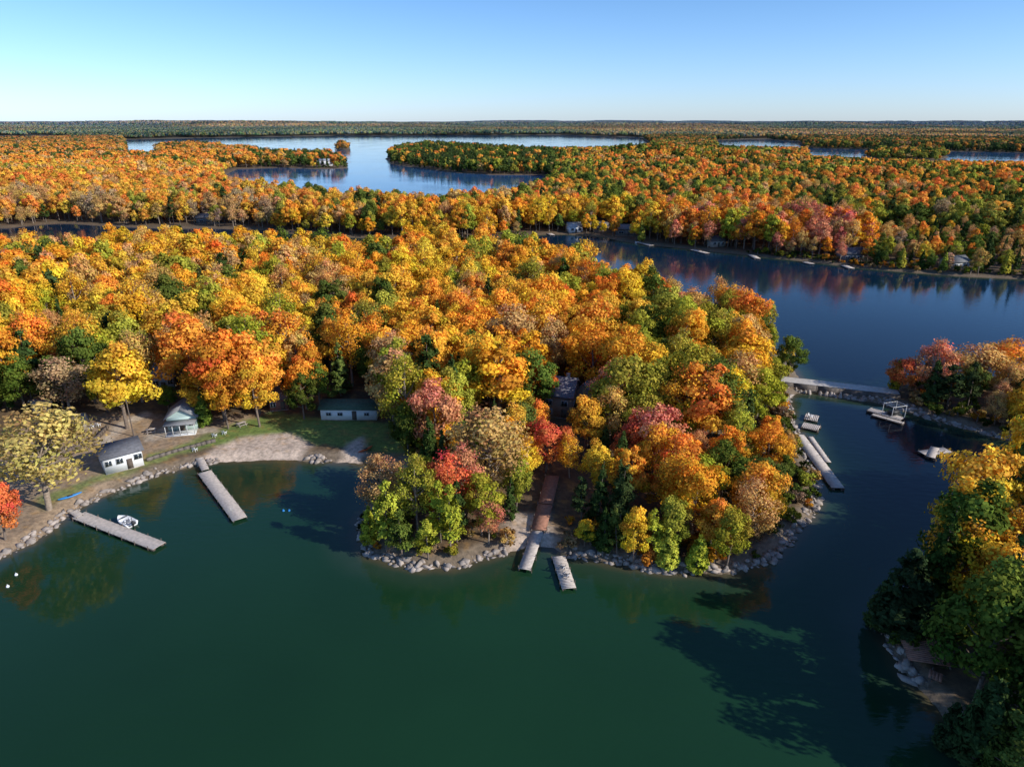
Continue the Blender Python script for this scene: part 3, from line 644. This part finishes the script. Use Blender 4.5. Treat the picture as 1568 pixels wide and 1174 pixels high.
# boat lift frame
c=W(1368,634,.5);E=empty('boat_lift',(c[0],c[1],.5),.3);m=MB()
for sx in(-1.8,1.8):
    for sy in(-1.3,1.3):m.tube((sx,sy,-1.5),(sx,sy,2.4),.06,.06,6)
    m.tube((sx,-1.3,2.3),(sx,1.3,2.3),.05,.05,6)
for sy in(-1.3,1.3):m.tube((-1.8,sy,2.3),(1.8,sy,2.3),.05,.05,6)
for u in np.linspace(-1.6,1.6,5):m.tube((u,-1.3,2.35),(u,1.3,2.35),.03,.03,5)
obj('frame',m.mesh('frame',M_trim),E)
m=MB();m.box((0,0,.1),(3,1.6,.1));m.box((0,0,.5),(2.2,1.1,.7));obj('cradle',m.mesh('cradle',M_rub),E)
# motorboat
def boat(px,py,rz,L_=5.0,name='motorboat'):
    c=W(px,py);E=empty(name,(c[0],c[1],0.05),rz);V=[];Fc=[];ns=9
    for k in range(ns):
        t=k/(ns-1);x=-L_/2+L_*t;w=.95*(1-max(0,(t-.45)/.55)**2.2)+.02;zt=.62+.22*t*t;zb=-.12+.35*max(0,t-.6)
        V+=[(x,-w,zt),(x,-w*.78,.1+zb),(x,0,zb-.1),(x,w*.78,.1+zb),(x,w,zt),(x,w*.82,zt-.02),(x,w*.7,.22),(x,-w*.7,.22),(x,-w*.82,zt-.02)]
    for k in range(ns-1):
        for q in range(9):Fc.append((k*9+q,k*9+(q+1)%9,(k+1)*9+(q+1)%9,(k+1)*9+q))
    Fc.append(tuple(range(9))[::-1])
    obj('hull',mk_mesh('hull',V,Fc,[M_white]),E)
    m=MB();m.quadv([(.5,-.75,.75),(.5,.75,.75),(.15,.65,1.2),(.15,-.65,1.2)]);obj('windshield',m.mesh('windshield',M_glass),E)
    m=MB();m.box((-.5,.4,.45),(.5,.5,.4));m.box((-.75,.4,.8),(.1,.5,.4));m.box((-.5,-.4,.45),(.5,.5,.4));m.box((-.75,-.4,.8),(.1,.5,.4));m.box((-1.7,0,.4),(.5,1.2,.35));obj('seats',m.mesh('seats',M_metal),E)
    m=MB();m.box((-L_/2-.25,0,.75),(.42,.36,.5));m.box((-L_/2-.25,0,.15),(.16,.12,.9));obj('outboard_motor',m.mesh('outboard_motor',M_rub),E)
boat(193,801,2.6,3.8)
boat(982,372,.1,7,'pontoon_boat')
M_blue=solid('blue_plastic',(.02,.2,.5),.4,.05);M_redp=solid('orange_plastic',(.6,.12,.03),.4,.05)
def kayak(x,y,z,rz,mat,rx=0,name='kayak',L_=3.6):
    V=[];Fc=[];ns=11;n=8
    for k in range(ns):
        t=k/(ns-1)*2-1;w=.36*(1-t*t)**.7+.01
        for q in range(n):
            a=2*math.pi*q/n;V.append((t*L_/2,math.cos(a)*w,math.sin(a)*.17*(1-t**4*.5)+.1*t*t))
    for k in range(ns-1):
        for q in range(n):Fc.append((k*n+q,k*n+(q+1)%n,(k+1)*n+(q+1)%n,(k+1)*n+q))
    E=empty(name,(x,y,z),rz);E.rotation_euler=(0,rx,rz);obj('hull',mk_mesh('hull',V,Fc,[mat],smooth=True),E)
    m=MB();m.box((0,0,.16),(.8,.4,.05));obj('cockpit',m.mesh('cockpit',M_rub),E)
x,y,z=G(1437,965);kayak(x,y,z+1.6,.3,M_white,1.25,'paddle_board',3.4)
x,y,z=G(108,762);kayak(x,y,z+.3,.8,M_blue);x,y,z=G(560,690);kayak(x,y,z+.3,.9,M_redp)
for px,py in((434,782),(443,782),(25,880),(12,898)):
    c=W(px,py);E=empty('mooring_buoy',(c[0],c[1],.05));m=MB()
    for k in range(5):
        a0=math.pi*k/5-math.pi/2;a1=math.pi*(k+1)/5-math.pi/2
        m.tube((0,0,.22*math.sin(a0)),(0,0,.22*math.sin(a1)),max(.02,.22*math.cos(a0)),max(.02,.22*math.cos(a1)),10)
    m.tube((0,0,.2),(0,0,.36),.05,.03,6);obj('float',m.mesh('float',M_blue if px>400 else M_white,True),E)
def chair(x,y,z,rz,mat):
    E=empty('adirondack_chair',(x,y,z),rz);m=MB()
    for s in(-.3,.3):m.box((s,0,.2),(.07,.08,.4));m.box((s,.5,.15),(.07,.08,.3));m.box((s*1.15,.2,.58),(.13,.8,.04));m.box((s,0,.45),(.06,.06,.3))
    for u in np.linspace(-.24,.24,5):
        m.quadv([(u-.05,.5,.3),(u+.05,.5,.3),(u+.05,.8,1.05),(u-.05,.8,1.05)]);m.box((u,.22,.38),(.1,.6,.03))
    obj('frame',m.mesh('frame',mat),E)
for px,py in((862,870),(868,882)):
    c=W(px,py,.5);chair(c[0],c[1],.49,2.5,M_metal)
for px,py in((330,668),(345,664),(300,690),(142,655),(152,652)):
    x,y,z=G(px,py);chair(x,y,z,2.9,M_white)
c=W(1243,640,.5);chair(c[0],c[1],.49,1,M_white)
def picnic(px,py,rz):
    x,y,z=G(px,py);E=empty('picnic_table',(x,y,z),rz);m=MB()
    for k in range(5):m.box((0,-.32+.16*k,.76),(1.9,.14,.05))
    for s in(-1,1):
        m.box((0,s*.75,.45),(1.9,.26,.05))
        for u in(-.7,.7):m.tube((u,s*.7,0),(u,s*.2,.74),.05,.05,5)
    for u in(-.7,.7):m.box((u,0,.40),(.06,1.5,.08))
    obj('frame',m.mesh('frame',M_plank),E)
picnic(232,662,.4);picnic(370,652,.9)
# causeway road + embankment
def ribbon(name,pts,width,dz,mat,zfix=None):
    pw=[np.array(W(px,py,1.2)) for px,py in pts];V=[];Fc=[]
    for k,p in enumerate(pw):
        t=pw[min(k+1,len(pw)-1)]-pw[max(k-1,0)];t=t/np.linalg.norm(t);nn_=np.array([-t[1],t[0]])
        for s in(-.5,.5):
            q_=p+nn_*width*s;V.append((q_[0],q_[1],zfix if zfix is not None else max(H1(*q_),.4)+dz))
    for k in range(len(pw)-1):Fc.append((2*k,2*k+2,2*k+3,2*k+1))
    obj(name,mk_mesh(name,V,Fc,[mat]))
M_gravel=solid('gravel',(.50,.45,.39),.95,.15,1.5,.3)
cw=[(1196,583),(1215,585.5),(1250,589.5),(1290,594),(1330,598.5),(1375,603)]
ribbon('causeway_road',cw,3.8,0,M_gravel,1.78)
m=MB();pw=[np.array(W(px,py,1.2)) for px,py in cw]
for a,b_ in zip(pw[:-1],pw[1:]):
    c=(a+b_)/2;m.box((c[0],c[1],.6),(float(np.linalg.norm(b_-a))+.3,4.6,2.2),math.atan2(b_[1]-a[1],b_[0]-a[0]))
M_dark=solid('dark_stone',(.14,.115,.095),.9,.4,1.5,.4)
obj('causeway_embankment',m.mesh('causeway_embankment',M_dark))
m=MB();gg=random.Random(4)
for a,b_ in zip(pw[:-1],pw[1:]):
    Ln=float(np.linalg.norm(b_-a));k=int(Ln/1.1);t_=(b_-a)/Ln;n_=np.array([t_[1],-t_[0]])
    for i_ in range(k):
        for s,off in((1,2.6),(1,3.2),(-1,2.7)):
            p=a+t_*(i_+gg.random())*1.1+n_*s*(off+gg.uniform(-.3,.3));m.tube((p[0],p[1],-.3),(p[0]+gg.uniform(-.2,.2),p[1]+gg.uniform(-.2,.2),gg.uniform(.35,1.1)),gg.uniform(.4,.7),gg.uniform(.2,.4),5)
obj('causeway_rocks',m.mesh('causeway_rocks',M_rock))
def wall(name,pts,hgt,th,mat):
    m=MB();pw=[G(*p) for p in pts]
    for a,b_ in zip(pw[:-1],pw[1:]):
        Ln=math.hypot(b_[0]-a[0],b_[1]-a[1]);rz=math.atan2(b_[1]-a[1],b_[0]-a[0]);k=max(1,int(Ln/.9))
        for i_ in range(k):
            t=(i_+.5)/k;m.box((a[0]+(b_[0]-a[0])*t,a[1]+(b_[1]-a[1])*t,a[2]+(b_[2]-a[2])*t+hgt/2-.2+random.uniform(-.04,.04)),(Ln/k-.02,th,hgt),rz+random.uniform(-.03,.03))
    obj(name,m.mesh(name,mat))
wall('stone_retaining_wall',[(225,706),(262,694),(300,684),(330,676)],.8,.45,M_dark)
wall('timber_retaining_wall',[(60,705),(110,690),(150,672),(165,655)],.9,.5,M_post)
x,y,z=G(205,668);E=empty('utility_pole',(x,y,z));m=MB();m.tube((0,0,-.5),(0,0,8),.14,.09,8);m.box((0,0,7.4),(1.8,.1,.12));obj('pole',m.mesh('pole',M_post),E)
print('built',time.time()-T0)
# ---------------- light, sky, camera
sd=np.array([.93,-.37]);sd/=np.linalg.norm(sd);EL=math.radians(29)
S=Vector((sd[0]*math.cos(EL),sd[1]*math.cos(EL),math.sin(EL)))
sl=bpy.data.lights.new('sun','SUN');sl.energy=5.0;sl.angle=math.radians(.5);sl.color=(1,.955,.88)
so=bpy.data.objects.new('sun',sl);scene.collection.objects.link(so);so.rotation_euler=S.to_track_quat('Z','Y').to_euler();so.location=(0,0,200)
w=bpy.data.worlds.new('World');scene.world=w;w.use_nodes=True;nt=w.node_tree;nt.nodes.clear()
sk=nt.nodes.new('ShaderNodeTexSky');sk.sky_type='NISHITA';sk.sun_disc=False;sk.sun_elevation=EL;sk.sun_rotation=math.atan2(sd[0],sd[1]);sk.air_density=1.0;sk.dust_density=.3;sk.ozone_density=4.0;sk.altitude=100
bg=nt.nodes.new('ShaderNodeBackground');bg.inputs[1].default_value=.14;ow=nt.nodes.new('ShaderNodeOutputWorld')
tc=nt.nodes.new('ShaderNodeTexCoord');sx_=nt.nodes.new('ShaderNodeSeparateXYZ');mr=nt.nodes.new('ShaderNodeMapRange');mr.inputs[1].default_value=0;mr.inputs[2].default_value=.16
mt=nt.nodes.new('ShaderNodeMix');mt.data_type='RGBA';mt.inputs[6].default_value=(.92,1.10,1.58,1);mt.inputs[7].default_value=(.70,.92,1.20,1)
mu=nt.nodes.new('ShaderNodeMix');mu.data_type='RGBA';mu.blend_type='MULTIPLY';mu.inputs[0].default_value=1
nt.links.new(tc.outputs['Generated'],sx_.inputs[0]);nt.links.new(sx_.outputs[2],mr.inputs[0]);nt.links.new(mr.outputs[0],mt.inputs[0])
nt.links.new(sk.outputs[0],mu.inputs[6]);nt.links.new(mt.outputs[2],mu.inputs[7]);nt.links.new(mu.outputs[2],bg.inputs[0]);nt.links.new(bg.outputs[0],ow.inputs[0])
cam=bpy.data.cameras.new('camera');cam.lens=24;cam.sensor_width=36;cam.clip_start=1;cam.clip_end=60000
co=bpy.data.objects.new('camera',cam);scene.collection.objects.link(co);co.location=(0,0,CH);co.rotation_euler=(math.pi/2-PITCH,0,0);scene.camera=co
scene.view_settings.view_transform='Standard';scene.view_settings.look='None';scene.view_settings.exposure=0
print('done',time.time()-T0)
